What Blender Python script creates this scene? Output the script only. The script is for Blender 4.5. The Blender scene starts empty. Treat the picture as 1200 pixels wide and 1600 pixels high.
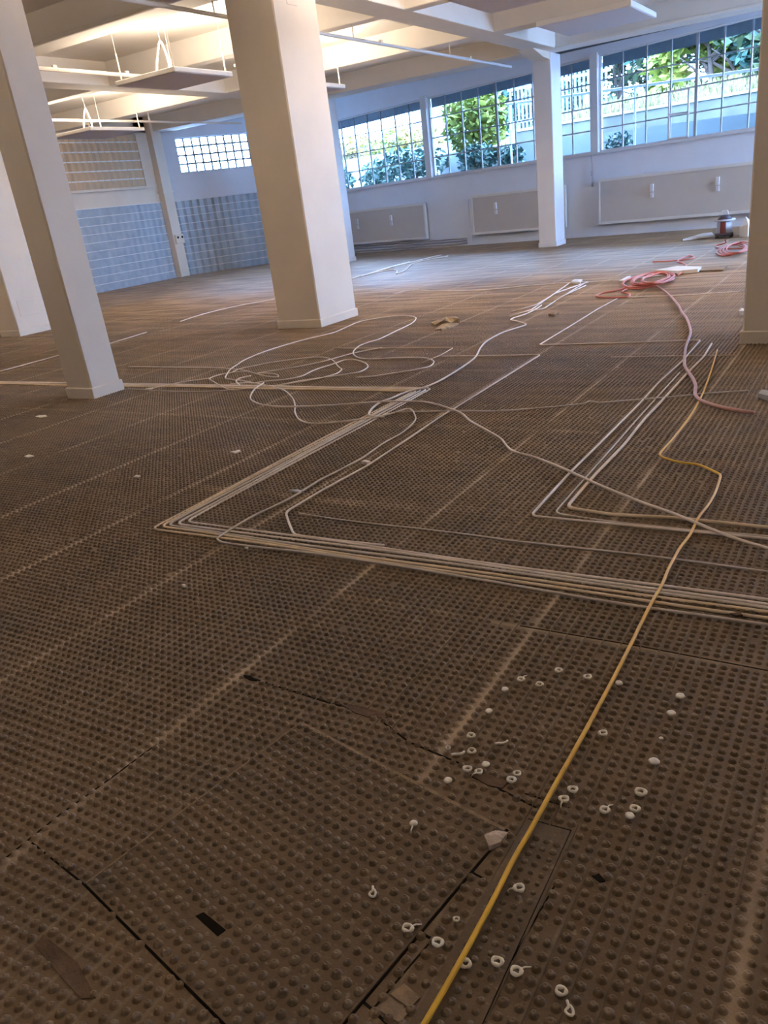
import bpy, math, random
import numpy as np
from mathutils import Vector, Matrix
random.seed(7)
rng = np.random.default_rng(7)
S = bpy.context.scene
COL = S.collection

# ------------------------------------------------------------------ camera
EYE = 1.25
FPX, PCX, PCY = 1226.9, 624.95, 848.57          # focal length and principal point for the 1200x1600 frame
CX = Vector((0.86294755, 0.11068236, -0.49302226))   # world X in camera axes (right, down, forward)
CY = Vector((0.49265115, -0.40118899, 0.77223199))
CZ = Vector((-0.11232265, -0.90928368, -0.40073284))
cam = bpy.data.cameras.new('camera'); co = bpy.data.objects.new('camera', cam); COL.objects.link(co)
R = Matrix(((CX[0], -CX[1], -CX[2]), (CY[0], -CY[1], -CY[2]), (CZ[0], -CZ[1], -CZ[2])))
co.matrix_world = Matrix.Translation((0, 0, EYE)) @ R.to_4x4()
cam.sensor_fit = 'AUTO'; cam.sensor_width = 36; cam.lens = FPX / 1600 * 36
cam.shift_x = -(PCX - 600) / 1600; cam.shift_y = (PCY - 800) / 1600
cam.clip_start = .02; cam.clip_end = 300
S.camera = co

# ------------------------------------------------------------------ sky, daylight, exposure
S.view_settings.view_transform = 'Standard'; S.view_settings.look = 'None'
S.view_settings.gamma = 1; S.view_settings.use_curve_mapping = False
S.view_settings.exposure = 1.17
LAMP_W = 52.0
W = bpy.data.worlds.new('sky'); S.world = W; W.use_nodes = True
nt = W.node_tree; bg = nt.nodes['Background']
bg.inputs[0].default_value = (.38, .60, 1.0, 1); bg.inputs[1].default_value = 20.0
S.cycles.caustics_reflective = False; S.cycles.caustics_refractive = False
S.cycles.max_bounces = 9; S.cycles.diffuse_bounces = 6; S.cycles.transparent_max_bounces = 16
S.cycles.sample_clamp_indirect = 6

def portal(loc, rot, sx, sy):
    l = bpy.data.lights.new('window_portal', 'AREA'); l.shape = 'RECTANGLE'; l.size = sx; l.size_y = sy
    l.cycles.is_portal = True
    o = bpy.data.objects.new('window_portal', l); COL.objects.link(o); o.location = loc; o.rotation_euler = rot
WA, WB = -0.1616, 17.006                     # window wall: y = WA*x + WB
WANG = math.atan(WA)
def wy(x): return WA * x + WB
portal((-6.2, wy(-6.2) + .2, 2.5), (math.radians(90), 0, WANG), 14.6, 2.0)
portal((4.12, 14.7, 2.1), (math.radians(90), 0, math.radians(-90)), 4.6, 2.5)

# ------------------------------------------------------------------ helpers
def at(px, py, z=0.0):
    dx, dy = (px - PCX) / FPX, (py - PCY) / FPX
    w = Vector((dx * CX[0] + dy * CX[1] + CX[2], dx * CY[0] + dy * CY[1] + CY[2], dx * CZ[0] + dy * CZ[1] + CZ[2]))
    t = (z - EYE) / w.z
    return Vector((w.x * t, w.y * t, z))

def mat(name, color, rough=.6, spec=.5, metal=0, bump=0, bscale=20, var=.0, vscale=3, col2=None, trans=0):
    m = bpy.data.materials.new(name); m.use_nodes = True; n = m.node_tree; b = n.nodes['Principled BSDF']
    b.inputs['Base Color'].default_value = (*color, 1); b.inputs['Roughness'].default_value = rough
    b.inputs['Specular IOR Level'].default_value = spec; b.inputs['Metallic'].default_value = metal
    tc = n.nodes.new('ShaderNodeTexCoord')
    if col2 is None and var: col2 = tuple(c * (1 - var) for c in color)
    if col2 is not None:
        no = n.nodes.new('ShaderNodeTexNoise'); no.inputs['Scale'].default_value = vscale; no.inputs['Detail'].default_value = 6
        r = n.nodes.new('ShaderNodeValToRGB'); r.color_ramp.elements[0].position = .35; r.color_ramp.elements[1].position = .65
        r.color_ramp.elements[0].color = (*color, 1); r.color_ramp.elements[1].color = (*col2, 1)
        n.links.new(tc.outputs['Object'], no.inputs['Vector']); n.links.new(no.outputs['Fac'], r.inputs['Fac'])
        n.links.new(r.outputs['Color'], b.inputs['Base Color'])
    if bump:
        no = n.nodes.new('ShaderNodeTexNoise'); no.inputs['Scale'].default_value = bscale; no.inputs['Detail'].default_value = 4
        bp = n.nodes.new('ShaderNodeBump'); bp.inputs['Strength'].default_value = bump; bp.inputs['Distance'].default_value = .01
        n.links.new(tc.outputs['Object'], no.inputs['Vector']); n.links.new(no.outputs['Fac'], bp.inputs['Height'])
        n.links.new(bp.outputs['Normal'], b.inputs['Normal'])
    if trans:
        b.inputs['Transmission Weight'].default_value = trans
    return m

class MB:
    def __init__(s): s.v = []; s.f = []
    def add(s, vs, fs):
        k = len(s.v); s.v += [tuple(v) for v in vs]; s.f += [tuple(i + k for i in f) for f in fs]; return s
    def box(s, x0, x1, y0, y1, z0, z1, M=None, b=0):
        if b:
            b = min(b, (x1-x0)/2.01, (y1-y0)/2.01, (z1-z0)/2.01)
            vs = []
            for X, Y, Z in [(x, y, z) for z in (0, 1) for y in (0, 1) for x in (0, 1)]:
                p = [(x0, x1)[X], (y0, y1)[Y], (z0, z1)[Z]]; d = [(1, -1)[X], (1, -1)[Y], (1, -1)[Z]]
                for a in range(3):
                    q = [p[i] + (0 if i == a else d[i] * b) for i in range(3)]; vs.append(q)
            I = lambda X, Y, Z, a: (X + 2 * Y + 4 * Z) * 3 + a
            fs = []
            for a in range(3):
                for sd in (0, 1):
                    o = [i for i in range(3) if i != a]
                    q = []
                    for (u, w) in ((0, 0), (1, 0), (1, 1), (0, 1)):
                        c = [0, 0, 0]; c[a] = sd; c[o[0]] = u; c[o[1]] = w; q.append(I(*c, a))
                    fs.append(q)
            for a in range(3):                       # edges along axis a
                o = [i for i in range(3) if i != a]
                for u in (0, 1):
                    for w in (0, 1):
                        c0 = [0, 0, 0]; c0[o[0]] = u; c0[o[1]] = w; c1 = list(c0); c1[a] = 1
                        fs.append([I(*c0, o[0]), I(*c1, o[0]), I(*c1, o[1]), I(*c0, o[1])])
            for Z in (0, 1):
                for Y in (0, 1):
                    for X in (0, 1): fs.append([I(X, Y, Z, 0), I(X, Y, Z, 1), I(X, Y, Z, 2)])
        else:
            vs = [(x, y, z) for z in (z0, z1) for y in (y0, y1) for x in (x0, x1)]
            fs = [(0, 2, 3, 1), (4, 5, 7, 6), (0, 1, 5, 4), (2, 6, 7, 3), (0, 4, 6, 2), (1, 3, 7, 5)]
        if M: vs = [M @ Vector(v) for v in vs]
        return s.add(vs, fs)
    def tube(s, pts, r, n=8, close=False):
        pts = [Vector(p) for p in pts]
        pts = [p for i, p in enumerate(pts) if i == 0 or (p - pts[i-1]).length > 1e-5]
        N = len(pts); rings = []
        up = Vector((0, 0, 1))
        for i, p in enumerate(pts):
            if close: d = pts[(i+1) % N] - pts[i-1]
            else: d = pts[min(i+1, N-1)] - pts[max(i-1, 0)]
            if d.length < 1e-9: d = Vector((1, 0, 0))
            d.normalize()
            u = up if abs(d.z) < .9 else Vector((1, 0, 0))
            a = d.cross(u).normalized(); b = a.cross(d)
            rr = r[i] if isinstance(r, (list, tuple)) else r
            rings.append([p + (a * math.cos(2*math.pi*k/n) + b * math.sin(2*math.pi*k/n)) * rr for k in range(n)])
        vs = [v for g in rings for v in g]; fs = []
        for i in range(N if close else N-1):
            for k in range(n):
                j = (i+1) % N
                fs.append((i*n+k, i*n+(k+1) % n, j*n+(k+1) % n, j*n+k))
        if not close: fs += [tuple(range(n)), tuple(range((N-1)*n, N*n))[::-1]]
        return s.add(vs, fs)
    def poly(s, pts, z0, z1):
        n = len(pts); vs = [(p[0], p[1], z0) for p in pts] + [(p[0], p[1], z1) for p in pts]
        fs = [tuple(range(n))[::-1], tuple(range(n, 2*n))] + [(i, (i+1) % n, n+(i+1) % n, n+i) for i in range(n)]
        return s.add(vs, fs)
    def build(s, name, m, parent=None, smooth=False):
        me = bpy.data.meshes.new(name); me.from_pydata(s.v, [], s.f); me.update()
        import bmesh
        bm = bmesh.new(); bm.from_mesh(me); bmesh.ops.recalc_face_normals(bm, faces=bm.faces[:]); bm.to_mesh(me); bm.free()
        if smooth: me.shade_smooth()
        me.materials.append(m)
        o = bpy.data.objects.new(name, me); COL.objects.link(o)
        if parent: o.parent = parent; o.matrix_parent_inverse = parent.matrix_world.inverted()
        return o

def tag(o, label, cat, group=None, kind=None):
    o['label'] = label; o['category'] = cat
    if group: o['group'] = group
    if kind: o['kind'] = kind
    return o
def empty(name, loc, rz=0):
    o = bpy.data.objects.new(name, None); COL.objects.link(o); o.location = loc; o.rotation_euler = (0, 0, rz)
    o.matrix_world = Matrix.Translation(loc) @ Matrix.Rotation(rz, 4, 'Z'); o.empty_display_size = .1
    return o
def struct(o): o['kind'] = 'structure'; return o

def smooth_path(pts, k=6):
    P = [Vector(p) for p in pts]; out = []
    for i in range(len(P)-1):
        p0, p1, p2, p3 = P[max(i-1, 0)], P[i], P[i+1], P[min(i+2, len(P)-1)]
        # centripetal-ish tangents limited by segment length
        L = (p2-p1).length
        m1 = (p2-p0); m2 = (p3-p1)
        m1 = m1.normalized() * L * .9 if m1.length > 0 else m1; m2 = m2.normalized() * L * .9 if m2.length > 0 else m2
        for j in range(k):
            t = j / k; a = 2*t**3-3*t*t+1; b = t**3-2*t*t+t; c = -2*t**3+3*t*t; d = t**3-t*t
            out.append(p1*a + m1*b + p2*c + m2*d)
    out.append(P[-1]); return out
def fillet(pts, r=.03):
    P = [Vector(p) for p in pts]; out = [P[0]]
    for i in range(1, len(P)-1):
        a = (P[i-1]-P[i]); b = (P[i+1]-P[i]); q = min(r, a.length*.45, b.length*.45)
        A = P[i] + a.normalized()*q; B = P[i] + b.normalized()*q
        for j in range(5):
            t = j/4; out.append(A*(1-t)**2 + P[i]*2*t*(1-t) + B*t*t)
    out.append(P[-1]); return out

# ------------------------------------------------------------------ materials
PAINT_DAYLIT = mat('daylight_tinted_paint', (.70, .71, .76), .55, .3, bump=.08, bscale=60, var=.04)  # column paint with the blue window daylight mixed into its colour
PAINT = mat('white_paint', (.70, .63, .55), .55, .3, bump=.08, bscale=60, var=.05, vscale=2)
CEILP = mat('ceiling_paint', (.74, .71, .67), .7, .2, bump=.06, bscale=40, var=.04)
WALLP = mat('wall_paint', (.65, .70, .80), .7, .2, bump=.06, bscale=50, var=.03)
TRIMM = mat('grey_trim', (.42, .42, .45), .5)
PIPEW = mat('white_plastic_pipe', (.80, .70, .63), .42, .5, var=.18, vscale=9)
PIPEC = mat('cream_plastic_pipe', (.76, .61, .43), .42, .5, var=.18, vscale=9)
PIPEG = mat('grey_plastic_pipe', (.62, .55, .50), .42, .5, var=.2, vscale=9)
YEL = mat('yellow_cable_sheath', (.78, .47, .04), .4, .5, var=.15, vscale=12)
RED = mat('red_hose_rubber', (.55, .15, .11), .45, .5, var=.2, vscale=10)
PINK = mat('pink_hose_rubber', (.50, .28, .26), .5, .5, var=.15, vscale=10)
FRAMEW = mat('white_frame_metal', (.62, .64, .68), .4, .5)
MUNT = mat('grey_muntin_metal', (.30, .33, .38), .45, .5)
RADM = mat('radiator_enamel', (.50, .47, .45), .45, .4, var=.03)
RADF = mat('radiator_frame_enamel', (.66, .65, .64), .4, .4)
BLIND = mat('slate_blue_blind_fabric', (.34, .41, .48), .8, .2, var=.2, vscale=8)
LAMPM = mat('lamp_panel_white', (.72, .70, .68), .5, .3)
LAMPG = mat('lamp_panel_grey_underside', (.62, .62, .70), .6, .3)
DARK = mat('dark_gap', (.012, .009, .006), .9, .1)
CLIPM = mat('white_clip_plastic', (.86, .80, .68), .5, .4, var=.25, vscale=60)
BARE = mat('bare_screed', (.17, .11, .075), .85, .2, bump=.5, bscale=60, col2=(.10, .065, .045), vscale=14)
BEIGE = mat('bare_beige_screed', (.30, .22, .15), .85, .2, bump=.5, bscale=60, var=.3, vscale=30)

def mk_floor_mat(name='dusty_brown_nub_mat', seams=True, k=1.0):
    m = bpy.data.materials.new(name); m.use_nodes = True; n = m.node_tree; b = n.nodes['Principled BSDF']
    L = n.links.new
    g = n.nodes.new('ShaderNodeNewGeometry')
    def math_(op, a, bb=None, cc=None):
        x = n.nodes.new('ShaderNodeMath'); x.operation = op
        for i, q in enumerate((a, bb, cc)):
            if q is None: continue
            if isinstance(q, (int, float)): x.inputs[i].default_value = q
            else: L(q, x.inputs[i])
        return x.outputs[0]
    def noise(scale, det=5, vec=None, rough=.55):
        x = n.nodes.new('ShaderNodeTexNoise'); x.inputs['Scale'].default_value = scale; x.inputs['Detail'].default_value = det
        x.inputs['Roughness'].default_value = rough
        L(vec or g.outputs['Position'], x.inputs['Vector']); return x.outputs['Fac']
    def mix(f, a, c):
        x = n.nodes.new('ShaderNodeMix'); x.data_type = 'RGBA'
        if isinstance(f, (int, float)): x.inputs[0].default_value = f
        else: L(f, x.inputs[0])
        for i, q in ((6, a), (7, c)):
            if isinstance(q, tuple): x.inputs[i].default_value = (*q, 1)
            else: L(q, x.inputs[i])
        return x.outputs[2]
    def ramp(f, a, c):
        x = n.nodes.new('ShaderNodeMapRange'); x.inputs[1].default_value = a; x.inputs[2].default_value = c; L(f, x.inputs[0]); return x.outputs[0]
    sx = n.nodes.new('ShaderNodeSeparateXYZ'); L(g.outputs['Position'], sx.inputs[0]); X, Y, Z = sx.outputs
    base = mix(ramp(noise(.9), .38, .62), (.118*k, .074*k, .040*k), (.172*k, .110*k, .060*k))
    base = mix(math_('MULTIPLY', ramp(noise(3.2, 6), .5, .68), .6), base, (.085, .058, .036))
    st = n.nodes.new('ShaderNodeMapping'); st.inputs['Scale'].default_value = (.8, 5.5, 1); L(g.outputs['Position'], st.inputs[0])
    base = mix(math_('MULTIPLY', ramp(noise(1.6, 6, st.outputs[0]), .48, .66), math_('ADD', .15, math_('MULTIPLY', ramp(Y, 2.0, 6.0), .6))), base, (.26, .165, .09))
    # browns turn lighter and streakier towards the columns and window side
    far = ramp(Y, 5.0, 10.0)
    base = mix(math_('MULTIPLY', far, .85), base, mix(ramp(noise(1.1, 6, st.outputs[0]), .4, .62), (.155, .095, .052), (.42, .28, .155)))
    # dust in fine specks
    base = mix(math_('MULTIPLY', ramp(noise(55, 3), .62, .74), .55), base, (.34, .27, .19))
    base = mix(math_('MULTIPLY', ramp(noise(34, 3), .60, .74), .5), base, (.055, .038, .024))
    # pale dust along the joints between the sheets
    if not seams: X_ = X
    u = math_('DIVIDE', math_('ADD', X, .805), .7275)
    fr = math_('ABSOLUTE', math_('MULTIPLY', math_('SUBTRACT', u, math_('ROUND', u)), .7275))
    jd = math_('SUBTRACT', 1.0, ramp(fr, .006, .020))
    jd = math_('MULTIPLY', jd, ramp(noise(2.3, 5), .34, .54))
    if seams: base = mix(math_('MULTIPLY', jd, .85), base, (.42, .32, .225))
    for (x0, x1, y0, w) in (CROSS if seams else []):
        c = math_('SUBTRACT', 1.0, ramp(math_('ABSOLUTE', math_('SUBTRACT', Y, y0)), w*.4, w))
        c = math_('MULTIPLY', c, math_('GREATER_THAN', X, x0)); c = math_('MULTIPLY', c, math_('LESS_THAN', X, x1))
        c = math_('MULTIPLY', c, ramp(noise(6, 5), .35, .62))
        base = mix(math_('MULTIPLY', c, .6), base, (.36, .26, .16))
    # dusty channels every second row; nub tops dusted paler to imitate light catching them
    v = math_('DIVIDE', X, PITCH*2); fr2 = math_('ABSOLUTE', math_('SUBTRACT', v, math_('ROUND', v)))
    ch = math_('MULTIPLY', math_('SUBTRACT', 1.0, ramp(fr2, .05, .12)), math_('LESS_THAN', Z, .003))
    if seams: base = mix(math_('MULTIPLY', math_('MULTIPLY', ch, ramp(noise(1.3, 4), .42, .58)), .5), base, (.26, .20, .14))
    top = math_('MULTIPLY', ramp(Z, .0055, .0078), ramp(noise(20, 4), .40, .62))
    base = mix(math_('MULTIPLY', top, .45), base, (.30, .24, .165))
    L(base, b.inputs['Base Color'])
    b.inputs['Roughness'].default_value = .58; b.inputs['Specular IOR Level'].default_value = .5
    bp = n.nodes.new('ShaderNodeBump'); bp.inputs['Strength'].default_value = .5; bp.inputs['Distance'].default_value = .002
    L(noise(160, 3), bp.inputs['Height']); L(bp.outputs['Normal'], b.inputs['Normal'])
    return m
PITCH = .7275 / 27
CROSS = [(-3.0, -1.53, 2.74, .05), (-3.0, 3, 6.32, .03), (-1.53, 3, 1.955, .012), (-7, -1.2, 3.95, .03), (-9, -2.3, 5.35, .03), (-1.53, -.8, 5.9, .03)]
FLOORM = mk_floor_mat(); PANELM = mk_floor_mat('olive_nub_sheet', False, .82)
RIDGE = mat('dusty_ridge', (.20, .155, .11), .7, .3, col2=(.11, .08, .055), vscale=3)

# ------------------------------------------------------------------ floor with its heating-mat nubs
XL, XR, YB, YT = -15.8, 4.1, -4.0, 20.5
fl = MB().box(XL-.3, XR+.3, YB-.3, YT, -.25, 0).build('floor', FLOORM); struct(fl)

TL, TR, LB = Vector((-1.211, 1.298)), Vector((-.561, 1.154)), Vector((-1.312, .666))
BR = TR + (LB - TL)
def inside_panel(x, y, m=0):
    ex = (TR-TL); ey = (LB-TL); w, h = ex.length, ey.length
    ex.normalize(); ey.normalize()
    dx, dy = x-TL.x, y-TL.y
    a = dx*ex.x+dy*ex.y; b_ = dx*ey.x+dy*ey.y
    return (a > -m) & (a < w+m) & (b_ > -m) & (b_ < h+m)
def off(m):
    ex = (TR-TL).normalized(); ey = (LB-TL).normalized()
    return [TL-ex*m-ey*m, TR+ex*m-ey*m, BR+ex*m+ey*m, LB-ex*m+ey*m]
def in_poly(x, y, P):
    c = np.zeros(x.shape, bool); n = len(P)
    for i in range(n):
        x1, y1 = P[i][:2]; x2, y2 = P[(i+1) % n][:2]
        cond = ((y1 > y) != (y2 > y)) & (x < (x2-x1)*(y-y1)/((y2-y1) if y2 != y1 else 1e-9)+x1)
        c ^= cond
    return c
def visible(x, y, margin=90):
    dx, dy, dz = x, y, -EYE
    r = dx*CX[0]+dy*CY[0]+dz*CZ[0]; d = dx*CX[1]+dy*CY[1]+dz*CZ[1]; f = dx*CX[2]+dy*CY[2]+dz*CZ[2]
    px = PCX+FPX*r/np.maximum(f, .01); py = PCY+FPX*d/np.maximum(f, .01)
    return (f > .1) & (px > -margin) & (px < 1200+margin) & (py < 1600+margin*2) & (py > 0)
PATCH = {k: [at(*p) for p in v] for k, v in dict(
    a=[(55, 1478), (68, 1462), (122, 1505), (150, 1560), (128, 1562), (98, 1530)],
    b=[(530, 1100), (560, 1103), (612, 1119), (600, 1123), (575, 1121), (555, 1115)],
    c=[(735, 1212), (760, 1210), (795, 1222), (785, 1233), (762, 1228)],
    d=[(376, 1055), (392, 1057), (402, 1065), (390, 1063)],
    e=[(610, 1555), (632, 1538), (657, 1560), (640, 1577)],
    f=[(588, 1577), (607, 1558), (640, 1582), (625, 1600)],
    g=[(925, 1370), (936, 1366), (946, 1378), (938, 1380)]).items()}
SLABS = [[(-.530, 1.200), (-.436, 1.203), (-.428, .45), (-.545, .45)]]

def nub_field(cx, cy, rings, seg, hvar, rad=.0094, H=.0082, z0=0):
    N = len(cx); r = rad*(1+rng.normal(0, hvar, N)); h = H*(1+rng.normal(0, hvar*1.2, N))*np.clip((12.3-cy)/5.3, .06, 1)**1.3
    V = []; k = len(rings)
    for (rr, zz) in rings:
        for s_ in range(seg):
            a = 2*math.pi*(s_+.5)/seg
            V.append(np.stack([cx+r*rr*math.cos(a), cy+r*rr*math.sin(a), z0+h*zz], 1))
    V = np.stack(V, 1)            # N, k*seg, 3
    faces = []
    for i in range(k-1):
        for s_ in range(seg):
            t = (s_+1) % seg; faces.append((i*seg+s_, i*seg+t, (i+1)*seg+t, (i+1)*seg+s_))
    cap = tuple((k-1)*seg+s_ for s_ in range(seg))
    return V.reshape(-1, 3), faces, cap, k*seg, N
def field_mesh(name, blocks, m):
    vs = []; loops = []; starts = []; totals = []; off = 0; lo = 0
    for V, faces, cap, per, N in blocks:
        base = (np.arange(N)*per)[:, None]+off
        q = np.array(faces).reshape(1, -1)+base                       # N, nf*4
        c = np.array(cap).reshape(1, -1)+base
        allc = np.concatenate([q, c], 1)
        tot = np.array([4]*len(faces)+[len(cap)])
        st = np.concatenate([[0], np.cumsum(tot)[:-1]])
        starts.append((np.arange(N)[:, None]*allc.shape[1]+st[None]+lo).ravel()); totals.append(np.tile(tot, N))
        loops.append(allc.ravel()); vs.append(V); off += len(V); lo += allc.size
    vs = np.concatenate(vs); loops = np.concatenate(loops); starts = np.concatenate(starts); totals = np.concatenate(totals)
    me = bpy.data.meshes.new(name)
    me.vertices.add(len(vs)); me.vertices.foreach_set('co', vs.astype(np.float32).ravel())
    me.loops.add(len(loops)); me.loops.foreach_set('vertex_index', loops.astype(np.int32))
    me.polygons.add(len(starts)); me.polygons.foreach_set('loop_start', starts.astype(np.int32)); me.polygons.foreach_set('loop_total', totals.astype(np.int32))
    me.update(calc_edges=True); me.shade_smooth(); me.materials.append(m)
    o = bpy.data.objects.new(name, me); COL.objects.link(o); return o
NEAR = [(1.08, 0), (.92, .25), (.72, .68), (.46, .97), (.24, 1.0), (.12, .86)]
MID = [(1.06, 0), (.76, .62), (.4, 1.0)]
gx = -.805 + PITCH*(np.arange(-420, 140)+.5); gy = PITCH*(np.arange(8, 420)+.5)
GX, GY = np.meshgrid(gx, gy); GX = GX.ravel(); GY = GY.ravel()
ok = visible(GX, GY) & (GY < 12.0)
fr = np.abs(((GX+.805)/.7275) - np.round((GX+.805)/.7275))*.7275
ok &= fr > .0125
ok &= ~in_poly(GX, GY, off(.006))
ok &= (np.abs(GY-1.955) > .008) | (GX < -.95)
for P in list(PATCH.values()) + SLABS: ok &= ~in_poly(GX, GY, P)
ok &= rng.random(GX.shape) > .004
GX, GY = GX[ok], GY[ok]
GX = GX+rng.normal(0, .0008, len(GX)); GY = GY+rng.normal(0, .0008, len(GY))
nr = (GY < 2.3); 
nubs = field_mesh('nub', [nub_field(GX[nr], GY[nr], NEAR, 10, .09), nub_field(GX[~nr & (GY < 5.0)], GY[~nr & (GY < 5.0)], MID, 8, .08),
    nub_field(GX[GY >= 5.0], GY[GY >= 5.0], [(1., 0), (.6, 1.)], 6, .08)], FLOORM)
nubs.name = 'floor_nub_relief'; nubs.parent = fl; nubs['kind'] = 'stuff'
# long ridges between every second row of nubs
rd = MB()
for i in range(-40, 16):
    x = -.805+PITCH*(i*2)
    if abs(((x+.805)/.7275)-round((x+.805)/.7275))*.7275 < .012: continue
    y0 = .35 if x > -1.25 else 1.6
    if -1.34 < x < -.55: y0 = 1.35
    for ya in np.arange(y0, 3.2, .4):
        if visible(np.array([x]), np.array([ya+.2]), 120)[0]:
            rd.box(x-.0012, x+.0012, ya, ya+.385, 0, .0022)
ro = rd.build('channel_ridge', RIDGE, fl); ro['kind'] = 'stuff'
# bare patches and cuts
for k, P in PATCH.items():
    MB().poly(P, .0005, .003).build('bare_patch', BEIGE if k in 'ef' else (DARK if k in 'dg' else BARE), fl)
def strip(mb, pts, w, z0=.0, z1=.0012):
    P = [Vector((p[0], p[1])) for p in pts]
    for a, c in zip(P, P[1:]):
        d = (c-a).normalized(); nrm = Vector((-d.y, d.x))*w/2
        mb.poly([a-nrm, c-nrm, c+nrm, a+nrm], z0, z1)
cuts = MB()
for pts, w in [([(245, 1163), (168, 1220), (95, 1272), (0, 1348)], .004), ([(385, 1057), (520, 1100), (612, 1120)], .006),
               ([(600, 1130), (640, 1160), (735, 1200)], .005), ([(735, 1212), (790, 1238), (838, 1262)], .005),
               ([(813, 978), (1000, 1010), (1200, 1048)], .004), ([(640, 1448), (676, 1468)], .005), ([(553, 1553), (582, 1578), (605, 1600)], .005),
               ([(676, 1468), (582, 1578)], .003), ([(735, 1362), (760, 1375)], .004), ([(50, 1317), (135, 1385)], .004), ([(872, 1375), (800, 1500)], .003),
               ([(200, 1335), (242, 1300)], .006), ([(820, 1240), (890, 1262)], .003)]:
    strip(cuts, [at(*p) for p in pts], w)
cuts.build('cut_line', DARK, fl)

# loose square mat, turned against the grid
pm = empty('floor_heating_panel', ((TL.x+BR.x)/2, (TL.y+BR.y)/2, 0), 0)
tag(pm, 'loose square nubbed panel turned askew in the foreground floor', 'floor panel')
g = MB()
HOLE = [at(*p) for p in [(306, 1434), (319, 1428), (354, 1456), (341, 1466)]]
MB().poly(off(.0045), .0002, .0014).build('joint_gap', DARK, pm)
MB().poly(off(0), .0014, .0045).build('panel_sheet', PANELM, pm)
MB().poly(HOLE, .0045, .0052).build('slot', DARK, pm)['label'] = 'small black rectangular slot'  # black plate paints the dark inside of the slot
ex = (TR-TL).normalized(); ey = (LB-TL).normalized(); w_, h_ = (TR-TL).length, (LB-TL).length
na, nb = int(w_/PITCH)-0, int(h_/PITCH)
A, B_ = np.meshgrid((np.arange(na)+.5)*w_/na, (np.arange(nb)+.5)*h_/nb); A = A.ravel(); B_ = B_.ravel()
NX = TL.x+ex.x*A+ey.x*B_; NY = TL.y+ex.y*A+ey.y*B_
hc = sum((p for p in HOLE), Vector())/4
k = ~in_poly(NX, NY, [hc+(p-hc)*1.45 for p in HOLE]); NX, NY = NX[k], NY[k]
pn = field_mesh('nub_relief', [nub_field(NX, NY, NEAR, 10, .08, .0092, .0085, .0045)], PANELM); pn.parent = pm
pn.matrix_parent_inverse = pm.matrix_world.inverted(); pn['kind'] = 'stuff'
rim = MB()
strip(rim, [TL+ey*.003, TR+ey*.003], .009, .0045, .0062); strip(rim, [LB, TL+ex*.003], .004, .0045, .006)
rim.build('rim', BEIGE, pm)
# narrow cut strip beside the cable
cs = empty('floor_cover_strip', (-.49, .85, 0)); tag(cs, 'narrow cut strip of nubbed mat beneath the yellow cable in the foreground', 'floor panel')
P = SLABS[0]; c = Vector((-.485, .83))
MB().poly([Vector(p)+(Vector(p)-c).normalized()*.006 for p in P], .0002, .0012).build('joint_gap', DARK, cs)
MB().poly([Vector(p) for p in P], .0012, .004).build('strip_sheet', PANELM, cs)
A, B_ = np.meshgrid(np.arange(4)*PITCH*.82-.527+.012, np.arange(32)*PITCH*.82+.47); A = A.ravel(); B_ = B_.ravel()
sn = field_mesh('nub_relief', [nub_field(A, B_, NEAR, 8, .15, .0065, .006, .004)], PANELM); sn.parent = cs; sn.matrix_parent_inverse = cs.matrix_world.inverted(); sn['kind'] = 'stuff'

# ------------------------------------------------------------------ walls and ceiling
ZS, ZC = 3.36, 3.69        # beam soffit, slab
struct(MB().box(XL-.5, XR+.5, YB-.5, YT+.5, ZC, ZC+.25).build('ceiling', CEILP))
def beam(name, *a): return struct(MB().box(*a, b=.008).build(name, CEILP))
gird = [(-5.92, -5.49), (-11.30, -10.87), (-.55, -.12)]
n_ = 0
for x0, x1 in gird: n_ += 1; beam('trim_%d' % n_, x0, x1, YB, 16.3, ZS, ZC+.02)
# cross beams
for y0, y1 in [(7.43, 7.80), (10.22, 10.43), (12.98, 13.36), (15.72, 16.30), (4.29, 4.60), (1.55, 1.76), (-1.3, -.9)]:
    n_ += 1; beam('trim_%d' % n_, XL, XR, y0, y1, ZS+.001, ZC+.02)
n_ += 1; beam('trim_%d' % n_, -11.0, -5.8, 7.405, 7.43, ZS+.0, ZS+.045)   # plaster lip on the near face
n_ += 1; beam('trim_%d' % n_, -5.5, XR, 15.69, 15.72, ZS-.01, ZS+.035)

# window wall
ZSILL, ZHEAD = lambda x: 1.60+.0085*(x+9.2), lambda x: 3.29+.022*(x+9.2)
def wl(x, v, z): # point on/behind the window wall, v metres outward
    d = Vector((1, WA)).normalized(); nn = Vector((-d.y, d.x))
    return Vector((x+nn.x*v, wy(x)+nn.y*v, z))
def wquad(mb, x0, x1, z0a, z1a, z0b, z1b, v0, v1):
    pts = [wl(x0, v0, z0a), wl(x1, v0, z0b), wl(x1, v0, z1b), wl(x0, v0, z1a), wl(x0, v1, z0a), wl(x1, v1, z0b), wl(x1, v1, z1b), wl(x0, v1, z1a)]
    mb.add(pts, [(0, 1, 2, 3), (4, 7, 6, 5), (0, 4, 5, 1), (3, 2, 6, 7), (0, 3, 7, 4), (1, 5, 6, 2)])
wm = MB(); X0, X1 = -13.86, 4.4
wquad(wm, X0, X1, 0, ZSILL(X0), 0, ZSILL(X1), 0, .3)
wquad(wm, X0, -13.30, ZSILL(X0), ZHEAD(X0), ZSILL(X0), ZHEAD(X0), 0, .3)
wquad(wm, X0, X1, ZHEAD(X0), ZC+.1, ZHEAD(X1), ZC+.1, 0, .3)
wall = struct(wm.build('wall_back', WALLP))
wm2 = MB(); wquad(wm2, .9, X1, 1.5, 3.6, 1.5, 3.6, 0, .3); struct(wm2.build('wall_back_added', WALLP))  # unseen solid stretch added to keep daylight off the nearer columns
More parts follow.
